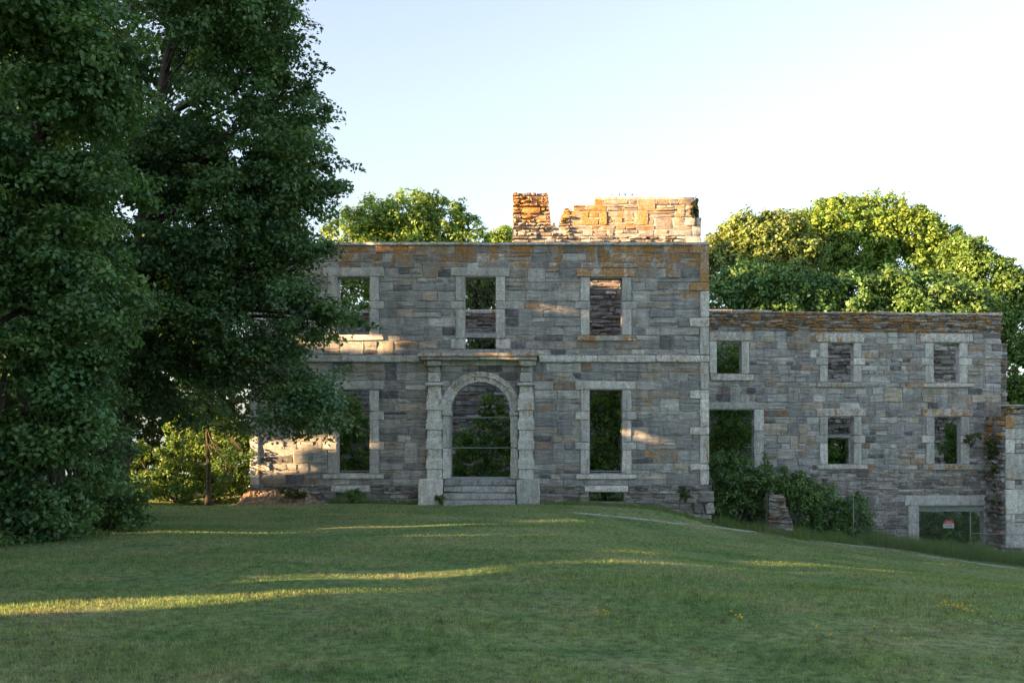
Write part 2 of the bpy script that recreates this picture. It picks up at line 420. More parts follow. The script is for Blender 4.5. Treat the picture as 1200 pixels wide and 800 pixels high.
# portico
cx = 563.0; por = empty('portico', W.pt(W.px(cx,592)[0], -.2, .3), mansion)
ac, az = W.px(cx, 482); R0 = 34.6/35; R1 = 42/35; R2 = 46.5/35
zd = W.px(0,561)[1]
def arch_hole(rad, jam):
    def fn(a, z0, z1):
        zm = (z0+z1)/2
        if zm <= az: return ~(np.abs(a-ac) < jam) if zm > zd-.95 else np.ones(len(a), bool)
        h = rad*rad-(zm-az)**2
        return ~(np.abs(a-ac) < (math.sqrt(h) if h > 0 else -1))
    return fn
nv = 9
for k in range(nv):
    t0, t1 = math.pi*k/nv, math.pi*(k+1)/nv; mb = MB(); n = 4; cc = (*pick(GRAN), .05)
    off = rng.uniform(-.008,.008)
    for (ra, rb, dd0, dd1) in ((R0, R1-.002, -.55, .10+off), (R1-.03, R2, -.25, .17+off)):
        vv = []; ff = []
        for i in range(n+1):
            t = t0+.006+(t1-t0-.012)*i/n
            for (rr, dd) in ((ra,dd0),(ra,dd1),(rb,dd1),(rb,dd0)): vv.append(W.pt(ac+rr*math.cos(t), az+rr*math.sin(t), dd))
        for i in range(n):
            for j in range(4): ff.append((i*4+j, i*4+(j+1)%4, i*4+4+(j+1)%4, i*4+4+j))
        ff += [(3,2,1,0), tuple(n*4+j for j in range(4))]
        mb.add(vv, ff, cc)
    mb.build('arch_stone', M['granite'], por)
for sgn in (-1, 1):
    e0, e1 = sorted((cx+sgn*34.6, cx+sgn*44.5))
    piece(W, por, 'impost', W.rect(e0-.8 if sgn<0 else e0-1.2, 481.5, e1+1.2 if sgn<0 else e1+.8, 487), d1=.14)
    piece(W, por, 'door_jamb', W.rect(e0, 487, e1, 525), d1=.10, rough=.003)
    piece(W, por, 'door_jamb', W.rect(e0, 525, e1, 561), d1=.10, rough=.003)
    pc = cx+sgn*54.0+(-.5 if sgn>0 else 0)
    prof = [(561,8.6),(550.5,8.6),(549.8,7.6),(549,9.7),(539,9.6),(536,8.1),(527.3,8.0),(526.6,7.4),(526,9.7),(516,9.6),(513,8.1),(504.3,8.0),(503.6,7.4),(503,9.7),(493,9.6),(490,8.1),(481.3,8.0),(480.6,7.3),(480,9.6),(466,9.2),(460,7.5),(452,7.1)]
    dep = .30; mb = MB(); vv = []; ff = []
    for (yy, hw) in prof:
        dd = dep+(hw-8)*.028
        for (sx, dq) in ((-1,dd),(1,dd),(1,-.1),(-1,-.1)):
            a, z = W.px(pc+sx*hw, yy, dep); vv.append(W.pt(a, z, dq))
    for i in range(len(prof)-1):
        for j in range(4): ff.append((i*4+j, i*4+(j+1)%4, i*4+4+(j+1)%4, i*4+4+j))
    ff += [(3,2,1,0), tuple((len(prof)-1)*4+j for j in range(4))]
    mb.add(vv, ff, (*pick(GRAN), .04)); mb.build('pilaster', M['granite'], por)
    for (nm, hw, y0, y1, dd) in (('necking', 11, 447.6, 452, .40), ('frieze_block', 7.3, 436, 447.5, .29), ('frieze_block', 6.6, 429, 436, .20), ('bracket', 8, 422.5, 429, .44)):
        piece(W, por, nm, W.rect(pc-hw, y0, pc+hw, y1, dd*.8), d0=-.1, d1=dd, rough=.004)
    hw0, hw1 = (490, 519) if sgn < 0 else (605, 633)
    piece(W, por, 'plinth', W.rect(hw0, 560.8, hw1, 598, .5), d0=-.1, d1=.58, rough=.008, inset=.03)
    r = W.rect(pc-9, 424, pc+9, 561); holes.append(r)
for (x0, x1, y0, y1, dd, n) in ((489,633,413,417.6,.66,3), (492.5,629.5,417.6,421.6,.56,2)):
    xs = np.linspace(x0, x1, n+1)
    for i in range(n):
        r = W.rect(xs[i], y0, xs[i+1], y1, dd); piece(W, por, 'cornice', r, d0=-.1, d1=dd, lich=.28 if n == 3 else .12, rough=.004, inset=.014)
holes.append(W.rect(494,413,629,421.6)); forced += list(W.rect(494,413,629,421.6)[2:])
r = W.rect(497, 421.6, 628, 428.5, .12); piece(W, por, 'bed_course', r, d0=-.1, d1=.14, rough=.004)
# steps
for k in range(4):
    y0 = 561+k*7.7; dd = .18+.26*k
    a0, _ = W.px(520, 561, .5); a1, _ = W.px(604.5, 561, .5)
    z1 = zd-.215*k; z0 = z1-.212 if k < 3 else z1-.45
    piece(W, por, 'step', (a0, a1, z0, z1), d0=-.5 if k == 0 else dd-.5, d1=dd, rough=.006, inset=.012, pal=[((.33,.34,.33),1),((.30,.31,.31),1)])
holes.append(W.rect(520, 561, 604, 605))
top_slab = [(W.px(x,0)[0]) for x in (293,380,470,560,640,720,790,831.5)]
for a, b in zip(top_slab, top_slab[1:]):
    piece(W, mansion, 'coping', (a, b, zt-.005, W.px(0,284)[1]), d0=-.62, d1=.07, lich=.15, rough=.008, jit=.01, inset=.01)
solid_u = Solid(aL, aR, zpl, zt, holes, [arch_hole(R2, 44.5/35)])
rects = lay(solid_u, [z for z in forced if z > zpl], .32, .72, split=.2, jump=110)
def lich_main(a, z):
    t = max(0, (z-W.px(0,318)[1])/(zt-W.px(0,318)[1]))
    x = 600+a*35
    reg = (.56 if (x > 690 or 395 < x < 440 or 590 < x < 615) else .33)
    if t > 0: return reg*rng.uniform(.75,1.05)*(.55+.6*t)
    return rng.choices([0, .26], [30, 1])[0]
front = core(W, Solid(aL+.06, aR-.06, zg, zt, opens, [arch_hole(R0+.03, R0+.03)]), [z for o_ in opens for z in o_[2:]]+list(np.arange(az, az+R0+.2, .07))+[zd, zd-.94], -.5, -.024, M['mortar'], 'front_wall', mansion)
fh = [h for h in holes if h[2] < zpl]
found = lay(Solid(aL, aR+.1, zg, zpl, fh+[W.rect(490,560,633,606)], []), [], .17, .42, split=.2)
# the pier at the foot of the right corner
for (x0,y0,x1,y1) in ((818,575,836,588),(812,588,825,601),(825,588,837,602)):
    piece(W, front, 'footing_stone', W.rect(x0,y0,x1,y1), d0=-.3, d1=.16, pal=DARK, mat='stone', rough=.03, jit=.03)

# side and back walls
WR = Wall((aR, FY+.5, 0), (0, 1)); WB = Wall((aR, 48.2, 0), (-1, 0)); WL = Wall((aL, 48.2, 0), (0, -1))
WBf = Wall((0, 47.6, 0), (1, 0))            # inner face of the back wall, seen through the windows
depth = 48.2-FY-.5
def hide_low(mx): return []
zb = WBf.px(0, 367)[1]
bo = [WBf.rect(540,396,592,432), WBf.rect(690,396,728,470), WBf.rect(380,470,440,600), WBf.rect(540,470,600,600)]
bsol = Solid(aL+.5, aR-.5, zg, zb, bo[:1], [])
back = core(WBf, bsol, [z for b in bo[:1] for z in b[2:]], -.6, -.05, M['mortar'], 'back_wall', mansion)
blint = WBf.rect(534,391,598,396); piece(WBf, back, 'lintel', blint, d0=-.5, d1=.05)
for x in range(300, 800, 62): piece(WBf, back, 'coping', (WBf.px(x,0)[0], WBf.px(x+62,0)[0], zb-.01, WBf.px(0,362.5)[1]), d0=-.62, d1=.06, rough=.02, lich=.2)
zc = WBf.px(0,381)[1]
brects = lay(Solid(aL+.5, aR-.5, zg+1.5, zc, bo[:1]+[blint], []), [], .21, .55, split=.2)
brubb = lay(Solid(aL+.5, aR-.5, zc, zb, bo[:1]+[blint], []), [], .12, .4, split=0)
zw = W.px(0, 300)[1]
right = core(WR, Solid(0, depth, -2.6, zw, [], []), [], -.55, -.05, M['mortar'], 'side_wall', mansion)
rr = lay(Solid(0, depth, -2.6, zw, [], []), [], .36, .9, split=.2)
left = core(WL, Solid(0, depth, zg, 9.9, [], []), [], -.55, -.05, M['mortar'], 'side_wall', mansion)  # left wall built taller to keep sun off the chimney's lower face
lr = lay(Solid(0, depth, zg, 9.9, [], []), [], .3, .8, split=.2)

# chimney mass above the wall head
CY = 40.0; WC = Wall((0, CY, 0), (1, 0))
tops = [(599,229),(604,226),(642,226),(643.5,240),(645.5,260),(650,263),(655,266),(656.5,256),(660,247),(662,243),(672,243),(673,240),(696,240),(697,230),(702,228.5),(810,228.5),(815,231),(817,236),(822,254),(823,340)]
ta = np.array([WC.px(x,0)[0] for x, y in tops]); tz = np.array([WC.px(0,y)[1] for x, y in tops])
def under(drop):
    def fn(a, z0, z1): return np.interp(a, ta, tz)-drop > z1-.07
    return fn
ca0, ca1 = WC.px(600.5,0)[0], WC.px(821,0)[0]; zc0 = 3.0; zc1 = WC.px(0,226)[1]
cq = [WC.rect(803,255,822,264), WC.rect(811,264,821.5,276), WC.rect(803,276,821.5,286), WC.rect(811,286,821.5,300), WC.rect(803,300,821.5,310)]
csol = Solid(ca0+.05, ca1-.05, zc0, zc1, [], [under(.08)])
chim = core(WC, csol, list(np.arange(6.5, zc1, .08)), -1.0, -.035, M['mortar'], 'chimney', mansion)
for r in cq: piece(WC, chim, 'quoin', r, d0=-.9, d1=.05, lich=.1)
zrub = WC.px(0,262)[1]
xl = WC.px(668,0)[0]
c1 = lay(Solid(xl, ca1-.05, zrub-.5, zc1, cq, [under(0)]), [cq[0][2], cq[0][3], WC.px(0,240)[1]], .25, .62, split=.3, jump=14)
c2 = lay(Solid(ca0, xl, zrub-.5, zc1, [], [under(0)]), [], .17, .30, split=.3, jump=30)
c3 = lay(Solid(ca0, ca1-.05, zc0, zrub-.5, cq, []), [], .14, .42, split=.1)
def lich_sunlit_ch(a, z):  # chimney lichen, boosted for golden sunlight, cut back on the shaded right
    x = 600+a*29.45; hz = (z-WC.px(0,262)[1])
    k = .62 if hz > 0 else .10
    if x > 720: k *= .52 if hz > .35 else .3
    if 660 < x < 760 and -0.2 < hz < .35: k = max(k, .4)
    return k*rng.uniform(.6,1.0)
set_stones(300, [
    (W, rects, front, TINTS, .0, lich_main, dict(weight=1)),
    (W, found, front, DARK, .03, lambda a, z: .0, dict(weight=.7, dj=.03, jit=.02, rough=.02)),
    (WC, c1, chim, WARM, .0, lich_sunlit_ch, dict(weight=1.0, dj=.016, rough=.016, jit=.02)),
    (WC, c2, chim, WARM, .06, lich_sunlit_ch, dict(weight=.9, dj=.05, rough=.05, jit=.045, gap=.008, inset=.03)),
    (WC, c3, chim, DARK, .04, lichen_zero, dict(mass=1, dj=.05, rough=.03, jit=.03)),
    (WBf, brects, back, TINTS, 0., lichen_zero, dict(mass=1, dj=.03, rough=.02)),
    (WBf, brubb, back, RUBBLE, .05, lambda a, z: rng.choice([0,.2,.35]), dict(mass=1, dj=.07, rough=.03, jit=.03)),
    (WR, rr, right, TINTS, 0., lichen_zero, dict(mass=1)),
    (WL, lr, left, TINTS, 0., lichen_zero, dict(mass=1)),
])
# thin rails closing the arched doorway and the two ground-floor windows
rail = empty('safety_rail', W.pt(ac, zd, -.3), mansion)
for yy in (489, 524.5):
    a0, z = W.px(527.5, yy, -.3); a1, _ = W.px(598.5, yy, -.3); mb = MB(); mb.tube([W.pt(a0,z,-.3), W.pt(a1,z,-.3)], .016, 6); mb.build('rail', M['rail'], rail)
a0, z = W.px(528, 560, -.3); mb = MB(); mb.box((W.px(528,0,-.3)[0], FY+.26, zd-.03), (W.px(598,0,-.3)[0], FY+.34, zd+.06)); mb.build('threshold', M['rail'], rail)
for xx in (529.5,):
    a, z0 = W.px(xx, 560, -.3); _, z1 = W.px(xx, 480, -.3); mb = MB(); mb.tube([W.pt(a,z0,-.3), W.pt(a,z1,-.3)], .014, 6); mb.build('post', M['rail'], rail)
for (x0, x1) in ((395,433),(691,729)):
    a0, z = W.px(x0, 551.8, -.25); a1, _ = W.px(x1, 551.8, -.25)
    mb = MB(); mb.tube([W.pt(a0-.02,z,-.25), W.pt(a1+.02,z,-.25)], .02, 6); mb.build('window_rail', M['rail'], mansion)

# ================================================================== the lower wing
wu = np.array([11.65, 1.2]); WO = (7.0, 39.9, 0)
V = Wall(WO, wu)
wing = empty('stone_wing', V.pt(6, -2.2, 0)); tag(wing, 'lower two-storey stone wing with four small windows and orange lichened wall head', 'building')
holes, forced, opens = [], [], []
S(V, wing, (840,400,869,437.5), 9, 9, [], (831,389,882,399.5), (832,438,883,446), lich=.15, d0=-.3)
S(V, wing, (828,480,883.5,560), 11.5, 11.5, [(505,532)], (826,471,898,479.5), None, left=False, d0=-.3)
S(V, wing, (970,402,1000,448), 9.5, 14, [(419,428)], (956,390,1013,401.5), (957,448,1015,454), lich=.2, d0=-.3)
S(V, wing, (970,488.5,1000,543.5), 9.5, 14, [(510,519)], (956,478,1015,488), (957,544,1016,549.5), lich=.2, d0=-.3)
S(V, wing, (1094,402,1124,448), 10, 15, [(419,428)], (1078,390.5,1140,401.5), (1080,448.5,1141,454), lich=.15, d0=-.3)
S(V, wing, (1095,488.5,1126,543.5), 10, 15, [(510,519)], (1080,479,1140,488), (1081,544,1141,549.5), lich=.3, d0=-.3)
S(V, wing, (1077,592,1153,660), 13, 13, [(612,628)], (1060,580,1161,592), None, name='doorway_surround', d0=-.3)
b0, b1 = V.px(826,0)[0], V.px(1173.5,0)[0]
vt = V.px(1000,367.5)[1]; vr = V.px(1000,388.5)[1]; vs = V.px(1000,550.5)[1]; vg = -3.3
cxs = [826,858,905,938,975,1020,1050,1083,1110,1146,1174]
for xs in zip(cxs, cxs[1:]):
    piece(V, wing, 'coping', (V.px(xs[0],0)[0], V.px(xs[1],0)[0], vt-.01, vt+.09+rng.uniform(-.035,.035)), d0=-.62, d1=.05, rough=.012, lich=.25, inset=.012)
wf = core(V, Solid(b0, b1-.05, vg, vt, opens, []), [z for q in opens for z in q[2:]], -.29, -.028, M['mortar'], 'front_wall', wing)
r_up = lay(Solid(b0, b1, vs, vr, holes, []), [z for z in forced if vs < z < vr], .24, .50, split=.12, jump=70)
r_lo = lay(Solid(b0, b1, vg+.5, vs, holes, []), [z for z in forced if z < vs], .175, .44, split=.08, jump=30)
r_top = lay(Solid(b0, b1, vr, vt, holes, []), [], .105, .36, split=0)
def lich_wing(a, z): return rng.choices([0, .26], [26, 1])[0]
VB = Wall((7.2, 47.2, 0), wu)
vbt = VB.px(985,400.5)[1]
vbo = [VB.rect(962,513,998,560)]
wb = core(VB, Solid(2.2, 17, -2.6, vbt, vbo, []), [z for q in vbo for z in q[2:]], -.5, -.06, M['mortar'], 'back_wall', wing)
piece(VB, wb, 'lintel', VB.rect(958,509.5,1004,513), d0=-.4, d1=.03)
piece(VB, wb, 'jamb_stone', VB.rect(994,513,1000,545), d0=-.4, d1=.03)
vbr = lay(Solid(2.2, 17, -2.6, vbt, vbo+[VB.rect(958,509.5,1004,513)], []), [], .19, .46, split=.1)
# gable slope marked on the rough wall seen through the upper end window
set_stones(300, [
    (V, r_up, wf, TINTS, 0., lich_wing, dict(weight=1, dj=.012)),
    (V, r_lo, wf, DARK+[((.27,.265,.25),3)], 0., lich_wing, dict(weight=.9, dj=.02, rough=.016)),
    (V, r_top, wf, RUBBLE, .035, lambda a, z: rng.choice([.0,.2,.32,.42,.5]), dict(mass=1, dj=.04, rough=.022, jit=.022, gap=.006)),
    (VB, vbr, wb, RUBBLE, .03, lichen_zero, dict(mass=1, dj=.06, rough=.03, jit=.03)),
])
mb = MB(); p0 = V.pt(*V.px(1072,594,-.45),-.45); p1 = V.pt(*V.px(1156,594,-.45),-.45)
mb.box((p0[0], p0[1]-.08, p0[2]-.16), (p1[0], p0[1]+.30, p0[2]+.05)); mb.build('door_beam', M['timber'], wing)

# ================================================================== the end annex
A0 = P(1178, 500, 39.7); A = Wall((A0[0], 39.7, 0), wu); AS = Wall((A0[0]-.13, 41.1, 0), (.02, -1))
annex = empty('stone_annex', (A0[0]+2, 39.7, -2.3)); tag(annex, 'low broken stone wall with pale corner stones beside the end of the wing', 'wall')
an_t = A.px(1190,487)[1]; an_c = A.px(1190,476.5)[1]; L = 5.5
an_h = []
ays = [487,502,514,531,562,573,602,612,642]
for i, (a, b) in enumerate(zip(ays, ays[1:])):
    z1, z0 = A.px(1185,a)[1], A.px(1185,b)[1]; r = (0, .40 if i % 2 == 0 else .78, z0, z1); an_h.append(r)
    piece(A, annex, 'quoin', r, d0=-.4, d1=.04, rough=.012, lich=.5 if i == 0 else .1)
af = core(A, Solid(.03, L, vg, an_t+.1, [], []), [], -.5, -.06, M['mortar'], 'front_wall', annex)
asd = core(AS, Solid(0, 1.4-.5, vg, an_t-.1, [], []), [], -.3, -.06, M['mortar'], 'side_wall', annex)
ar = lay(Solid(0, L, vg+.5, an_t, an_h, []), [z for h in an_h for z in h[2:]], .2, .5, split=.1)
at_ = lay(Solid(-.1, L, an_t, an_c, [], []), [], .12, .4, split=0)
asr = lay(Solid(0, 1.4, vg+.5, an_t, [], []), [], .16, .35, split=.1)
set_stones(300, [(A, ar, af, TINTS, 0., lichen_zero, {}), (A, at_, af, RUBBLE, .02, lambda a, z: rng.choice([.3,.6,.8]), dict(dj=.06, rough=.03, jit=.03)),
                 (AS, asr, asd, RUBBLE, 0., lambda a, z: .35 if z > 1.5 and rng.random() < .5 else 0, dict(dj=.05, rough=.03, jit=.03))])
piece(A, annex, 'coping', (-.25, 2.6, an_c-.01, an_c+.09), d0=-.5, d1=.08, rough=.02, lich=.2)
piece(A, annex, 'coping', (2.6, L, an_c-.01, an_c+.09), d0=-.5, d1=.08, rough=.02, lich=.2)

# ================================================================== broken pier in front of the wing
PY = 37.0; WP = Wall((0, PY, 0), (1, 0))
pier = empty('rubble_pier', P(915, 617, PY)); tag(pier, 'short broken stub of rubble wall standing in the bushes', 'ruin')
pt_ = np.array([WP.px(x,0)[0] for x in (900,902,907,919,922,930,931)]); pz = np.array([WP.px(0,y)[1] for y in (580,577,579,581,594,614,640)])
def under_p(drop): return lambda a, z0, z1: np.interp(a, pt_, pz)-drop > z1-.06
psol = Solid(WP.px(900.5,0)[0]+.04, WP.px(930,0)[0], WP.px(0,628)[1], WP.px(0,577)[1], [], [under_p(.06)])
pc_ = core(WP, psol, list(np.arange(psol.r[2], psol.r[3], .07)), -.6, -.06, M['mortar'], 'wall_core', pier)
pr = lay(Solid(WP.px(900.5,0)[0], WP.px(930,0)[0], psol.r[2], psol.r[3], [], [under_p(0)]), [], .105, .36, split=0)
set_stones(300, [(WP, pr, pc_, [((.24,.21,.18),3),((.17,.15,.13),3),((.27,.17,.12),1)], 0., lambda a, z: .45 if a < pt_[1]+.02 else 0, dict(dj=.06, rough=.035, jit=.03))])

# earth and rubble heap at the left foot of the mansion
hx, hy = np.meshgrid(np.linspace(P(280,0,FY)[0], P(386,0,FY)[0], 60), np.linspace(FY-1.15, FY+.1, 26))
tx = (hx-hx.min())/(hx.max()-hx.min()); ty = (hy-hy.min())/(hy.max()-hy.min())
hh = .46*sstep(ty/.8)*sstep(tx/.08)*sstep((1-tx)/.25)*(1+.12*np.sin(hx*7)+.1*np.sin(hx*3.1+1))
hz = ground(hx, hy)-.05+hh+nr.normal(0,.03,hx.shape)*(hh>.05)+.05*np.sin(hx*5+hy*3)*(hh>.1)
hv = np.stack([hx.ravel(), hy.ravel(), hz.ravel()],1)
hf = [(j*60+i, j*60+i+1, (j+1)*60+i+1, (j+1)*60+i) for j in range(25) for i in range(59)]
o = obj('earth_bank', hv, hf, M['earth'], smooth=False); tag(o, 'bare sunlit earth bank at the foot of the wall', None, None, 'structure')

mb = MB()
for k in range(36):
    a = rng.uniform(P(284,0,FY)[0], P(392,0,FY)[0]); y = FY-rng.uniform(.05,1.2)*rng.random()**.4; ii = int(np.argmin(np.abs(hx[0]-a))); jj = int(np.argmin(np.abs(hy[:,0]-y)))
    z = float(hz[jj,ii]); w = rng.uniform(.04,.11); WS = Wall((a, y, 0), (1, rng.uniform(-.6,.6)))
    v, f = stone_geo(WS, (-w,w,z-.06,z+w*rng.uniform(.3,.8)), -.12, .05, jit=.03, inset=.03, rough=.03); mb.add(v, f, (*pick(WARM), .1))
tag(mb.build('fallen_stones', M['stone']), 'small fallen stones lying on the earth bank', None, None, 'stuff')
# kerb strip along the edge of the lawn, in lengths with grassed-over gaps
kp = [(672,601),(690,602.5),(716,605)],[(717,605.2),(750,608.5),(790,613.5),(835,617.5)],[(837,617.8),(850,619),(890,624),(935,631)],[(937,631.3),(1000,639.5),(1054,645.5)],[(1075,650),(1140,659.5),(1192,666)]
kroot = empty('path_kerb', ground_hit(900,625)); tag(kroot, 'thin broken line of pale kerb stones crossing the grass', 'kerb')
for seg in kp:
    pts = [Vector(ground_hit(*q)) for q in seg]; mb = MB(); vv = []; ff = []
    for i, p in enumerate(pts):
        d = (pts[min(i+1,len(pts)-1)]-pts[max(i-1,0)]); d.z = 0; d.normalize(); n = Vector((-d.y, d.x, 0))
        for (o_, h_) in ((-.028,-.1),(-.028,.032),(.028,.035),(.028,-.1)):
            q = p+n*o_; vv.append((q.x, q.y, float(ground(q.x,q.y))+h_))
    for i in range(len(pts)-1):
        for j in range(4): ff.append((i*4+j, i*4+4+j, i*4+4+(j+1)%4, i*4+(j+1)%4))
    ff += [(0,1,2,3), tuple((len(pts)-1)*4+j for j in (3,2,1,0))]
    mb.add(vv, ff); mb.build('kerb_stone', M['concrete'], kroot)

# ================================================================== foliage
def slot(p1, p2, hw):
    out = []
    for p in (p1, p2):
        q = np.array(ground_hit(*p)); out.append((q[:2]@SQ, q[:2]@SH+q[2]/TAN))
    return np.array(out[0]), np.array(out[1]), hw
SLOTS = [slot((-60,717),(150,709),.42), slot((60,716),(425,691),.20), slot((370,676),(552,671),.17), slot((400,618),(545,614.5),.30), slot((480,627),(625,627),.18), slot((125,624.5),(225,623.5),.25),
         slot((300,624.5),(360,624),.18), slot((640,611),(685,610),.26), slot((850,665),(985,664.5),.2)]
for (x0,y0,x1,y1,hw) in ((285,588,346,582,.32),(292,512,303,552,.22),(308,534,345,524,.2),(314,552,342,547,.2),(340,516,366,524,.16),(376,399,440,396,.34),(384,405,432,404,.34),(732,507,770,515,.28),(640,362,694,370,.24),(606,416,622,424,.22),(392,515,398,520,.3)):
    out = []
    for q in (P(x0,y0,FY-.05), P(x1,y1,FY-.05)):
        q = np.array(q); out.append(np.array([q[:2]@SQ, q[:2]@SH+q[2]/TAN]))
    SLOTS.append((out[0], out[1], hw))
def slot_keep(pos, pad=.03):  # leaves inside these gaps left out, shaping sun streaks on lawn and wall
    u = pos[:,:2]@SQ; w = pos[:,:2]@SH+pos[:,2]/TAN; keep = np.ones(len(pos), bool)
    for a, b, hw in SLOTS:
        d = b-a; L2 = d@d
        t = np.clip(((u-a[0])*d[0]+(w-a[1])*d[1])/L2, 0, 1)
        e = np.hypot(u-a[0]-t*d[0], (w-a[1]-t*d[1])*.35)
        keep &= e > hw*(1+.35*np.sin(w*2.1)+.2*np.sin(w*5.3))+pad
    return keep
def unit(v): return v/np.maximum(np.linalg.norm(v, axis=1, keepdims=True), 1e-9)
def leaf_object(name, pos, nrm, size, tint, parent=None, loc=None, aspect=.62):
    n = len(pos); t = unit(np.cross(nrm, nr.normal(size=(n,3)))); b = np.cross(nrm, t)
    L = size[:,None]; v = np.empty((n,4,3))
    v[:,0] = pos-t*L*.5; v[:,2] = pos+t*L*.5
    m_ = pos-t*L*.06+nrm*L*.10; v[:,1] = m_+b*L*aspect*.5; v[:,3] = m_-b*L*aspect*.5
    if loc is None: loc = pos.mean(0)
    v = (v-np.asarray(loc)).reshape(-1,3)
    me = bpy.data.meshes.new(name); me.vertices.add(4*n); me.vertices.foreach_set('co', v.ravel())
    me.loops.add(4*n); me.loops.foreach_set('vertex_index', np.arange(4*n, dtype=np.int32))
    me.polygons.add(n); me.polygons.foreach_set('loop_start', np.arange(0,4*n,4, dtype=np.int32)); me.polygons.foreach_set('loop_total', np.full(n,4,dtype=np.int32))
    me.update(); a = me.color_attributes.new('tint','FLOAT_COLOR','POINT')
    c = np.ones((n,4,4), np.float32); c[:,:,:3] = tint[:,None,:]; a.data.foreach_set('color', c.ravel())
    me.materials.append(M['leaf']); me.validate()
    return link(bpy.data.objects.new(name, me), loc, parent)
def crown_points(lobes, n_clump, per, rc, shell=.45, flat=.8, align=.6, droop=0., up=.35, rag=.3):
    """lobes: (centre, radius xyz). Leaf clumps through each lobe, denser towards its skin."""
    vol = np.array([r[0]*r[1]*r[2] for _, r in lobes])**.72; cnt = np.maximum(1, (n_clump*vol/vol.sum()).astype(int))
    P_, N_, T_ = [], [], []
    for (c, r), k in zip(lobes, cnt):
        d = unit(nr.normal(size=(k,3))); rad = (shell+(1-shell)*nr.random(k)**.6)
        cen = np.array(c)+d*rad[:,None]*np.array(r)
        rr = nr.uniform(rc[0], rc[1], k); sub = nr.uniform(.72, 1.28, k); hue = nr.normal(0,1,k)
        kk = np.repeat(np.arange(k), per); dd = unit(nr.normal(size=(len(kk),3))+np.array([0,0,.35])+.45*d[kk])
        q = nr.random(len(kk))**.45
        el = np.where(nr.random(k) < rag, nr.uniform(.4,1.0,k), 0.); ax = d+np.array([0,0,-.15])
        st = (dd*ax[kk]).sum(1)*rr[kk]*q
        P_.append(cen[kk]+dd*(rr[kk]*q*np.where(el[kk]>0,.62,1))[:,None]*np.array([1,1,flat])+ax[kk]*(st*el[kk]+rr[kk]*.35*el[kk])[:,None]-np.array([0,0,droop])*q[:,None]**2)
        N_.append(unit(dd*align+np.array([0,0,up])+nr.normal(size=(len(kk),3))*.42))
        T_.append(np.stack([sub[kk], hue[kk]],1))
    return np.concatenate(P_), np.concatenate(N_), np.concatenate(T_)
def tint_of(base, T, warm=.10):
    n = len(T); k = T[:,0]*nr.uniform(.8,1.25,n); c = np.array(base)[None,:]*k[:,None]
    c[:,0] *= 1+warm*T[:,1]; c[:,1] *= 1+.03*T[:,1]; c[:,2] *= 1-.08*T[:,1]; return np.clip(c, .004, .6)
def limb(mb, a, b, r0, r1, n=7, seg=5, bend=.25):
    a, b = Vector(a), Vector(b); L = (b-a).length; pts = []; rd = []
    o1 = Vector((rng.gauss(0,1), rng.gauss(0,1), rng.gauss(0,.4)))*L*bend*.3
    for i in range(seg+1):
        t = i/seg; p = a.lerp(b, t)+o1*math.sin(math.pi*t)+Vector((0,0,L*.06*math.sin(math.pi*t)))
        pts.append(p); rd.append(r0*(1-t)+r1*t)
    mb.tube(pts, rd, n); return pts
def tree(label, base, H, lobes, n_clump, per, leaf, tint, rc=(.4,.8), group=None, trunk_r=.3, name='broadleaf_tree', cut=False, bark='bark', cat='tree', trunk_name='trunk', shell=.45, align=.6, first=.35, holes=None, droop=0., flat=.8, up=.35, limbs=True, limb_r=.55, rag=.3):
    root = empty(name, base); tag(root, label, cat, group)
    mb = MB(); b = Vector(base); c = Vector((0,0,0))
    for q, r in lobes: c += Vector(q)
    c /= len(lobes)
    topc = Vector((b.x*.4+c.x*.6, b.y*.4+c.y*.6, b.z+H*.86))
    n = 9; tp = []; tr = []
    for i in range(n):
        t = i/(n-1); q = (b-Vector((0,0,.3))).lerp(topc, t); q.x += .25*math.sin(t*5+b.x)*t; q.y += .2*math.sin(t*4+b.y)*t
        tp.append(q); tr.append(trunk_r*(1.5-.5*min(1,t*9) if t < .12 else 1)*(1-.88*t))
    mb.tube(tp, tr, 9)
    for q, r in ((lobes if len(lobes) < 40 else lobes[::3]) if limbs else []):
        q = Vector(q); zt_ = q.z-.5*r[2]-.25*(q-b).xy.length; f_ = min(.92, max(first, (zt_-b.z)/max(.1,(topc.z-b.z))))
        i = f_*(n-1); i0 = min(n-2, int(i)); a = tp[i0].lerp(tp[i0+1], i-i0); r0 = tr[i0]*limb_r
        pts = limb(mb, a, q, r0, max(.012, r0*.25))
        for k in range(3 if len(lobes) > 40 else 5):
            s = rng.choice(pts[2:]); d = Vector(unit(nr.normal(size=(1,3)))[0])
            limb(mb, s, q+Vector((d.x*r[0], d.y*r[1], d.z*r[2]))*.85, max(.012,r0*.28), .008, 5, 4)
    mb.build(trunk_name, M[bark], root, loc=base, smooth=True)
    pos, nm, T = crown_points(lobes, n_clump, per, rc, shell=shell, align=align, droop=droop, flat=flat, up=up, rag=rag)
    g_ = ground(pos[:,0], pos[:,1])+.03; k = pos[:,2] > g_
    if cut: k &= slot_keep(pos, leaf*.42)
    if holes is not None: k &= holes(pos)
    pos, nm, T = pos[k], nm[k], T[k]
    leaf_object('crown', pos, nm, leaf*nr.uniform(.7,1.25,len(pos)), tint_of(tint, T), root, base)
    return root
def lob(l, Y, sq=1.0, dy=0.):
    """lobes measured in the photo at distance Y: (px, py, radius px[, extra distance])"""
    out = []
    for q in l:
        yy = Y+(q[3] if len(q) > 3 else 0); r = q[2]/F*yy; out.append((P(q[0],q[1],yy), (r, r*sq, r*.85)))
    return out
def at(px, Y, dz=0): x = (px-600)/F*Y; return (x, Y, float(ground(x,Y))+dz)
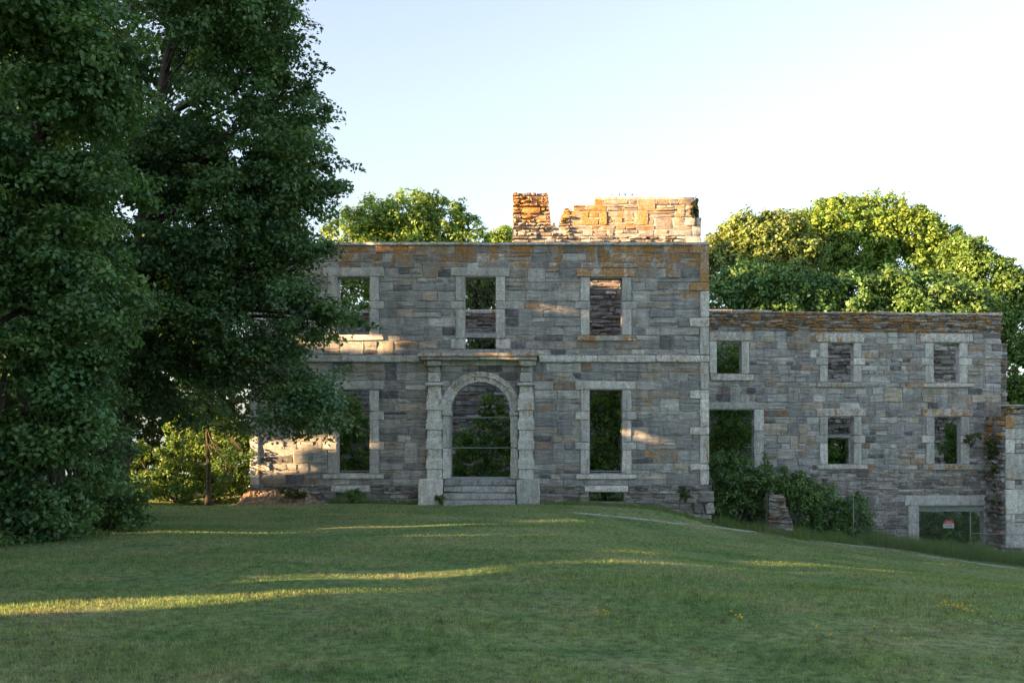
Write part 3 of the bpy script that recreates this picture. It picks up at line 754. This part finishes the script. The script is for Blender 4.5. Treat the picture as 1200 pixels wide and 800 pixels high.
OAK = (.095,.185,.072); OAK2 = (.105,.205,.074); FAR = (.185,.295,.056); BUSH = (.12,.22,.07); IVY = (.14,.27,.06)
# the big trees along the left side of the lawn
def break_up(lobes, seed, n=4, f=(.42,.62), sq=.75):
    """each bough carries several smaller leaf masses with air between them"""
    r2 = np.random.default_rng(seed); out = []
    for c, r in lobes:
        k = n+int(r[0] > 1.2)+2*int(r[0] > 1.9)
        for i in range(k):
            d = r2.normal(size=3); d /= np.linalg.norm(d); q = r2.uniform(.3,.8)
            ff = r2.uniform(*f); out.append((tuple(np.array(c)+d*q*np.array(r)), (r[0]*ff, r[1]*ff, r[2]*ff*sq)))
    return out
tree('largest dark oak left of the ruin, its boughs overhanging the mansion', at(126,26), 17,
     break_up(lob([(255,15,115),(280,-60,100),(318,95,46,.5),(318,70,34),(310,150,85),(334,195,52),(368,245,50,-.5),(300,250,90),(240,300,100),(335,310,66),(352,375,50),(280,390,80),(358,455,58,-1),(318,440,55),(372,490,34,-1),(250,430,62),(205,200,100),(180,400,75),(150,470,45,2),(205,470,40,1),(120,430,60,1)], 25.0), 3)+lob([(322,62,12),(346,100,12),(354,156,8),(330,20,18),(384,232,12),(388,246,10),(380,300,12),(388,470,14),(394,484,10),(376,350,12),(368,410,13),(320,512,14),(290,500,16)], 24.6), 1520, 135, .125, OAK, limb_r=.3, rc=(.32,.80), trunk_r=.34, group='dark trees along the left of the lawn', cut=True, align=.4, flat=.5, shell=.4, up=.5)
tree('nearest dark leafy tree at the left edge with boughs sweeping down to the grass', at(40,19.5), 16,
     break_up(lob([(40,-20,120),(95,90,95),(30,190,105),(110,215,70),(60,300,95),(-40,330,110),(90,395,70),(40,440,85),(20,530,80),(85,505,55),(60,600,52,.5),(20,625,42),(-40,560,90),(110,560,38,1),(95,620,34,1),(135,545,34,2),(150,590,26,3)], 19.0), 5), 1380, 125, .115, OAK2, limb_r=.28, rc=(.26,.64), trunk_r=.28, group='dark trees along the left of the lawn', cut=True, align=.4, flat=.5, shell=.4, up=.5)
tree('dark trunked tree standing behind between the two nearer left trees', at(60,28.5), 19,
     lob([(150,60,100),(60,150,110),(190,130,90),(130,260,100),(30,300,110),(170,370,85),(90,420,80),(-60,200,130),(120,-60,130),(10,-40,140)], 27.5), 520, 56, .21, OAK, limb_r=.3, rc=(.35,.8), trunk_r=.33, group='dark trees along the left of the lawn', cut=True, align=.3)
# low growth under them
for (lab, px, Y, lb, nc, tn) in (
    ('dark low shrub under the left trees at the lawn edge', 110, 23, [(100,600,42),(135,590,30),(70,610,40),(120,570,30)], 170, OAK2),
    ('sunlit yellow-green bush behind the slender dark trunk', 205, 34.5, [(205,560,34),(175,575,26),(240,572,24),(215,530,30),(165,540,28,2),(270,580,16)], 150, (.115,.21,.045)),
    ('sunlit leafy sapling thicket beside the left corner of the mansion', 270, 36.5, [(262,520,26),(275,545,24),(250,500,24),(285,570,16),(262,575,18),(225,505,26),(285,505,18)], 150, (.115,.21,.045))):
    tree(lab, at(px,Y), 3.2, lob(lb, Y), nc, 70, .11, tn, rc=(.15,.4), name='shrub', cat='shrub', trunk_r=.05, trunk_name='stem', first=.1, cut=(Y<30))
tree('slender dark-stemmed tree between the sunlit bushes', at(243,33.6), 6.5, lob([(243,455,38),(225,425,34),(262,430,34),(264,533,13),(277,503,13),(268,560,9),(284,528,7)], 33.4), 130, 60, .13, OAK2, rc=(.2,.5), trunk_r=.10, group=None, first=.5)
# trees beyond the ruin
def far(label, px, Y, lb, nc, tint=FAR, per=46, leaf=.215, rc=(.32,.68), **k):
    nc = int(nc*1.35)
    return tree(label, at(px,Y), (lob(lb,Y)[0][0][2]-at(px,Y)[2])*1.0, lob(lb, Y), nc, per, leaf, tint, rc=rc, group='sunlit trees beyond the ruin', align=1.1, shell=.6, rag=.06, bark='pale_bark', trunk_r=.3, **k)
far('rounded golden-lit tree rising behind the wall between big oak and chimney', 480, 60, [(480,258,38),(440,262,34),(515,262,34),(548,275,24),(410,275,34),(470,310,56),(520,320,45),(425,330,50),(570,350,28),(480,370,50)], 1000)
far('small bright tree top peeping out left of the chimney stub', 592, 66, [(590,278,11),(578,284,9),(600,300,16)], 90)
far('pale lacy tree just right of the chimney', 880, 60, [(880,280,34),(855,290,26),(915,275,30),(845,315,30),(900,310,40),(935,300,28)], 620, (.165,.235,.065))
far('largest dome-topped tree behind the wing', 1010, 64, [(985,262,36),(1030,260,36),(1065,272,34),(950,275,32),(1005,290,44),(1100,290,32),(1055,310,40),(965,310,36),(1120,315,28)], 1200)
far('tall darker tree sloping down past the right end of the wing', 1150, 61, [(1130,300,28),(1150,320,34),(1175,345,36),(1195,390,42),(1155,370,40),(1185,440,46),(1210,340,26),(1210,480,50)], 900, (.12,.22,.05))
far('low dense tree directly behind the left half of the wing', 890, 54, [(880,335,36),(850,350,30),(920,340,34),(905,365,40),(850,400,40),(865,460,40),(955,350,30),(957,366,30)], 640, (.10,.20,.055))  # shade of the lower row put into this darker leaf tint
far('low dense tree directly behind the right half of the wing', 1060, 54, [(1000,350,34),(1045,345,34),(1090,350,34),(1130,360,30),(1060,375,40),(1010,385,40),(1110,390,40)], 640, (.105,.205,.055))  # leaf tint darkened like its neighbour's, standing for shade
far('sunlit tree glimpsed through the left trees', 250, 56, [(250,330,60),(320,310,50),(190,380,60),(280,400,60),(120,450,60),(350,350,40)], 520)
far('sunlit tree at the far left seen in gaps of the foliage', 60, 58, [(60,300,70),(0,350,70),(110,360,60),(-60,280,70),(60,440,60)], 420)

for lab, px, Y, lb, nc in (('dark thicket behind the left of the mansion', 230, 45, [(170,478,38),(240,470,38),(295,485,32),(130,490,36),(150,530,40),(200,520,44),(260,520,40),(120,560,36),(230,560,40),(290,540,30),(170,575,30)], 360),
        ('dark thicket behind the arched doorway', 560, 51.5, [(520,480,50),(580,470,46),(560,530,60),(630,500,50),(500,540,50),(560,420,30),(590,415,26)], 420),
        ('dark thicket behind the right windows of the mansion', 710, 51.5, [(700,480,50),(740,500,50),(700,540,50)], 260),
        ('dark thicket behind the middle of the wing', 970, 51.5, [(940,540,40),(985,535,40),(1020,560,44),(960,590,46)], 300),
        ('dark thicket behind the right end of the wing', 1120, 51.5, [(1080,560,44),(1130,560,44),(1150,600,44),(1090,610,44),(1180,560,44),(1200,600,44)], 380)):
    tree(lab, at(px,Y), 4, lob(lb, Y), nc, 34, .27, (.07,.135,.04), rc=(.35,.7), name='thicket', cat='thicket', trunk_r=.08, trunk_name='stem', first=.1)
# plants inside the shell and along its foot
def plant(label, px, Y, lb, nc, tint, leaf=.112, per=44, rc=(.14,.34), cat='shrub', name='shrub', dz=0, H=2.0, base=None, **k):
    return tree(label, base or at(px,Y,dz), H, lob(lb, Y), nc, per, leaf, tint, rc=rc, name=name, cat=cat, trunk_r=.04, trunk_name='stem', first=.1, **k)
plant('dense dark ivy filling the right ground-floor window', 710, 36.2, [(708,480,20),(716,510,22),(700,530,20),(722,545,18),(706,560,22),(712,465,16),(728,490,14)], 260, IVY, H=3)
plant('small ivy spray spilling over the right window jamb', 731, 33.85, [(730,492,4.5),(730,503,3),(729,484,3)], 14, IVY, leaf=.07, per=40, rc=(.05,.10), name='ivy', cat='ivy', base=P(727,520,33.95), H=.8)
plant('dark overgrown shrub inside the arched doorway', 575, 38.5, [(585,500,24),(560,530,22),(545,520,20),(590,540,24),(560,560,24),(575,475,16),(535,545,18),(605,520,20)], 300, IVY, H=3.2)
plant('dark leafy shrub inside the left ground-floor window', 415, 38.5, [(400,480,26),(425,500,22),(410,530,24),(430,545,20),(395,555,26)], 230, IVY, H=3.2)
plant('dark sapling growing behind the upper middle window', 566, 52, [(566,350,14),(576,335,10),(560,372,14),(570,410,24),(555,335,8)], 150, (.06,.085,.025), leaf=.16, rc=(.25,.5), H=8)
plant('dark growth behind the lower middle window of the wing', 985, 49, [(972,528,22),(990,532,22),(982,550,22),(1000,545,18),(965,550,18)], 260, IVY, leaf=.12, rc=(.18,.4), H=3)
plant('dark growth behind the upper left window of the wing', 855, 44.5, [(852,420,20),(862,440,22),(850,470,24),(868,500,24),(848,520,24)], 280, IVY, leaf=.13, rc=(.18,.4), H=6)
plant('ivy on the right half of the lower end window of the wing', 1116, 42.6, [(1116,505,9),(1120,520,10),(1118,538,10),(1112,528,8)], 90, (.11,.21,.05), rc=(.1,.25), H=2.5)
plant('leafy shrub crowding the low doorway of the wing', 1112, 42.2, [(1090,615,16),(1115,620,18),(1135,615,16),(1100,635,18),(1130,638,18)], 230, (.12,.23,.06), H=2.2)
plant('large dark bush against the corner between mansion and wing', 868, 38.3, [(862,560,28),(850,585,24),(885,575,28),(900,560,22),(850,545,18),(915,575,20),(875,600,24),(842,600,16)], 420, BUSH, H=2.6)
plant('broad bush right of the broken pier', 955, 38.6, [(945,580,22),(965,590,22),(985,600,18),(940,600,22),(968,612,18),(930,570,16),(990,618,14)], 330, BUSH, H=2.2)
plant('small upright bush by the wing wall', 1003, 38.9, [(1002,590,11),(1006,605,13),(998,615,12),(1008,620,12)], 130, BUSH, H=2.0)
plant('creeper hanging over the broken end of the wing', 1167, 40.35, [(1165,522,7),(1170,535,8),(1176,533,5),(1167,552,5),(1171,572,5),(1171,590,5)], 60, (.06,.10,.02), rc=(.08,.18), name='creeper', cat='creeper', base=P(1168,600,40.4), H=2.0)
plant('small fern tuft beside the lower end window', 1137, 40.4, [(1136,511,4),(1145,510,4),(1132,516,3)], 20, (.08,.13,.03), rc=(.06,.14), leaf=.08, name='wall_fern', cat='fern', base=P(1138,515,40.5), H=.15)
plant('ivy clinging to the upper right corner of the chimney', 815, 39.9, [(814,237,3),(815,245,3),(813,252,3)], 26, (.05,.075,.025), rc=(.05,.12), leaf=.08, name='ivy', cat='ivy', base=P(814,256,39.9), H=.6)
plant('weed growing beside the left plinth', 517, 33.0, [(516,583,4),(519,588,4)], 24, BUSH, rc=(.05,.12), leaf=.07, per=45, name='weed', cat='weed', H=.3)
plant('weed growing before the left cellar opening', 416, 33.2, [(414,578,7),(418,584,7)], 44, BUSH, rc=(.06,.14), leaf=.07, per=45, name='weed', cat='weed', H=.4)
plant('weed on the footing near the right corner', 801, 33.3, [(800,574,4),(803,580,5)], 22, (.06,.10,.03), rc=(.05,.12), leaf=.07, per=45, name='weed', cat='weed', H=.3)
plant('green weeds trailing over the sunlit earth bank', 348, 32.9, [(340,577,5),(352,580,5),(330,574,4)], 30, (.07,.12,.03), rc=(.05,.13), leaf=.07, per=45, name='weed', cat='weed', H=.3)
# twigs on the chimney top
mb = MB()
for (px, h) in ((726,5),(733,4),(815,5),(717,2.5),(741,3)):
    p = Vector(P(px, 229.5 if px < 800 else 233, 40.4)); 
    for k in range(4): limb(mb, p, p+Vector((rng.gauss(0,.05), rng.gauss(0,.05), h/29*rng.uniform(.6,1.1))), .012, .004, 4, 3)
tag(mb.build('dry_twigs', M['bark']), 'bare weed stalks sprouting from the chimney top', 'weed')

# unseen trees left of the frame, added to shade lawn, house and far trees
SU = [v for a, b, h in SLOTS for v in (a[0]*.5+b[0]*.5,)]
for i, (x, y, H) in enumerate(((-17,-6,15),(-18.5,0,16),(-17,6,16),(-20,11,17),(-21,16,18),(-26,19.5,18),(-24,4,17),(-25,13,18),(-22,-9,16),(-14.5,13,11),(-29,10,15),(-30,16,17),(-31,19.5,17),(-34,17,17),(-33,18.9,15),(-28,21.3,13),(-35,19.5,14),(-26,-7,16),(-28,-4.5,17),(-24,-10.5,15),(-31,0,17),(-20,38,18.5),(-22,42.5,19),(-25,47,19),(-21.5,40.2,18.5),(-24,44.6,19),(-27,50,19),(-26,41,19),(-27,-2,15),(-18,17.5,13),(-30,-12,16))):
    best = max(np.arange(-1.2, 1.21, .1), key=lambda t: min(1.0, min(abs(SQ@np.array([x,y])+t-u) for u in SU))-abs(t)*.05)
    x, y = x+SQ[0]*best, y+SQ[1]*best
    b = (x, y, float(ground(x,y))); lb = []
    for k in range(15):
        t = (k+.5)/15; t = .03+.92*t**1.25; r = rng.uniform(1.7,2.7); lb.append(((x+rng.gauss(0,1.5), y+rng.gauss(0,1.5), b[2]+H*t), (r,r,r*.8)))
    tree('unseen shade tree added left of the lawn', b, H, lb, 250, 30, .58, OAK, rc=(.4,1.0), group='unseen shade trees left of the lawn', cut=True, trunk_r=.14, shell=.2, limbs=False)

# ------------------------------------------------------------------ turf blades, tall grass, flowers
def blades(name, x, y, h, w, lean, mat, label, kind='stuff', cat=None, cols=None):
    n = len(x); z = ground(x,y); th = nr.uniform(0,2*math.pi,n); wx, wy = np.cos(th)*w/2, np.sin(th)*w/2
    la = nr.normal(0,lean,(n,2))*h[:,None]
    v = np.empty((n,3,3)); v[:,0] = np.stack([x-wx,y-wy,z-.01],1); v[:,1] = np.stack([x+wx,y+wy,z-.01],1); v[:,2] = np.stack([x+la[:,0],y+la[:,1],z+h],1)
    me = bpy.data.meshes.new(name); me.vertices.add(3*n); me.vertices.foreach_set('co', v.ravel())
    me.loops.add(3*n); me.loops.foreach_set('vertex_index', np.arange(3*n,dtype=np.int32)); me.polygons.add(n)
    me.polygons.foreach_set('loop_start', np.arange(0,3*n,3,dtype=np.int32)); me.polygons.foreach_set('loop_total', np.full(n,3,dtype=np.int32)); me.update()
    if cols is not None:
        a = me.color_attributes.new('tint','FLOAT_COLOR','POINT'); c = np.ones((n,3,4),np.float32); c[:,:,:3] = cols[:,None,:]; a.data.foreach_set('color', c.ravel())
    me.materials.append(mat); o = link(bpy.data.objects.new(name, me), (0,0,0)); tag(o, label, cat, None, kind); return o
n = 275000
yy = 6.2*(37.5/6.2)**nr.random(n); xx = (nr.random(n)*2-1)*(.58*yy+1.8)
k = ~((yy > FY-.05) & (xx > -9) & (xx < 6.7)) & (xx > -.58*yy-2)
k &= ~((xx > 7.2) & (yy > 38.5))
xx, yy = xx[k], yy[k]
blades('lawn_grass', xx, yy, nr.uniform(.014,.046,len(xx))*(1+.45*np.sin(xx*1.7+np.sin(yy*2.3))*np.sin(yy*1.9+np.sin(xx*.8)*2)+.25*np.sin(xx*.5)*np.sin(yy*.6)), (.007+.0007*yy), .45, M['blade'], 'short mown grass covering the lawn')
def band(px0, px1, Y0, Y1, n, h, lab, name='tall_grass'):
    y = nr.uniform(Y0,Y1,n); x = (nr.uniform(px0,px1,n)-600)/F*y; cl = .5+.5*np.sin(x*3.1+y*2)*np.sin(x*7.7)
    c = np.array([[.11,.20,.06]])*nr.uniform(.8,1.7,(n,1)); c[:,0] *= nr.uniform(.9,1.4,n)
    blades(name, x, y, nr.uniform(.35,1,n)*h*(.5+.8*cl), .012+0*x, .22, M['leaf'], lab, cols=c)
band(836, 1010, 36.2, 38.0, 7000, .45, 'long grass at the foot of the bushes')
band(1005, 1215, 37.6, 40.0, 16000, .62, 'tall uncut grass before the low doorway of the wing')
band(640, 834, 32.8, 33.6, 5000, .15, 'rough grass along the foot of the mansion right of the steps')
band(384, 492, 33.1, 33.6, 2600, .18, 'rough grass along the foot of the mansion left of the steps')
band(10, 120, 20, 28, 3000, .2, 'long grass under the left trees')
for i, (px, py, w_, n, lab) in enumerate(((1121,715,14,26,'largest patch of yellow dandelions at the right of the lawn'),(709,720,9,9,'small patch of yellow dandelions right of centre on the lawn'),(862,724,6,7,'tiny patch of yellow dandelions between the larger ones'),(957,740,4,4,'sparse dandelions low on the right lawn'),(1046,749,6,5,'few scattered dandelions below the largest patch'))):
    p = Vector(ground_hit(px,py)); root = empty('dandelion_patch', p); tag(root, lab, 'flowers', 'dandelions in the lawn'); mb = MB(); ms = MB()
    for k in range(n):
        x = p.x+rng.gauss(0,.35)*w_*1.3/F*p.y; y = p.y+rng.gauss(0,.22); z = float(ground(x,y)); h = rng.uniform(.04,.08); r = rng.uniform(.008,.014)
        ms.tube([(x,y,z),(x+.005,y,z+h)], .003, 3)
        v = [(x,y-.002,z+h+.012)]+[(x+r*math.cos(t*math.pi/4),y+r*math.sin(t*math.pi/4)*.9,z+h+.004*(t%2)) for t in range(8)]+[(x,y,z+h-.012)]
        mb.add(v, [(0,1+t,1+(t+1)%8) for t in range(8)]+[(9,1+(t+1)%8,1+t) for t in range(8)])
    tag(mb.build('flower_heads', M['petal'], root), kind='stuff'); tag(ms.build('stalks', M['blade'], root), kind='stuff'); 

# ------------------------------------------------------------------ chain-link fence and its sign
fx = [(1000,36.4),(1038.5,36.5),(1137,36.7),(1215,37.2)]
fp = [Vector(at(*q)) for q in fx]
fence = empty('chain_link_fence', fp[1]); tag(fence, 'see-through chain link fence before the low doorway of the wing', 'fence')
FH = [1.75,1.72,1.90,1.75]
for p, h in zip(fp, FH):
    mb = MB(); mb.tube([p-Vector((0,0,.2)), p+Vector((0,0,h))], .019, 8); mb.tube([p+Vector((0,0,h)), p+Vector((0,0,h+.04))], [.03,.008], 8); mb.build('fence_post', M['steel'], fence, smooth=True)
mb = MB(); q = fp[2]+Vector((.03,0,1.05)); mb.tube([q, fp[3]+Vector((0,0,1.25))], .016, 6); mb.build('fence_rail', M['steel'], fence)
mb = MB()
for a, b, ha, hb in zip(fp, fp[1:], FH, FH[1:]):
    L = (b-a).length; st = .085; H_ = min(ha,hb)-.08
    for sgn in (1,-1):
        s0 = -H_ if sgn > 0 else 0
        for s in np.arange(s0, L+(0 if sgn > 0 else H_), st):
            pts = []
            for t in (0, 1):
                x = s+(sgn*H_*t); pts.append((x, H_*t))
            (xa, za), (xb, zb_) = pts
            if xa > xb: xa, za, xb, zb_ = xb, zb_, xa, za
            c0, c1 = max(0,xa), min(L,xb)
            if c1 <= c0: continue
            f_ = lambda x: za+(zb_-za)*(x-xa)/(xb-xa)
            q0 = a.lerp(b, c0/L); q1 = a.lerp(b, c1/L)
            mb.tube([q0+Vector((0,0,f_(c0)+.04)), q1+Vector((0,0,f_(c1)+.04))], .0022, 3, cap=False)
tag(mb.build('chain_link_mesh', M['steel'], fence), kind='stuff')
sp = P(1111.5, 613.8, 36.55); sw, sh = 13/F*36.55, 9/F*36.55
sign = empty('warning_sign', (sp[0], sp[1], sp[2]-sh/2)); tag(sign, 'small red and white warning sign hanging on the chain link fence', 'sign')
def panel(nm, x0, x1, z0, z1, y0, y1, mat):
    mb = MB(); mb.box((x0,y0,z0),(x1,y1,z1)); return mb.build(nm, M[mat], sign)
panel('sign_board', sp[0]-sw/2, sp[0]+sw/2, sp[2]-sh/2, sp[2]+.02, sp[1]-.006, sp[1], 'white_paint')
panel('red_band', sp[0]-sw/2+.05, sp[0]+sw/2-.02, sp[2]+.022, sp[2]+sh/2, sp[1]-.006, sp[1], 'red_paint')
panel('print_line', sp[0]-.09, sp[0]+.09, sp[2]+.06, sp[2]+.085, sp[1]-.008, sp[1]-.0065, 'white_paint')
for k, (x0, x1) in enumerate(((-.12,-.03),(-.01,.13))):
    panel('print_line', sp[0]+x0, sp[0]+x1, sp[2]-.07, sp[2]-.045, sp[1]-.008, sp[1]-.0065, 'ink')
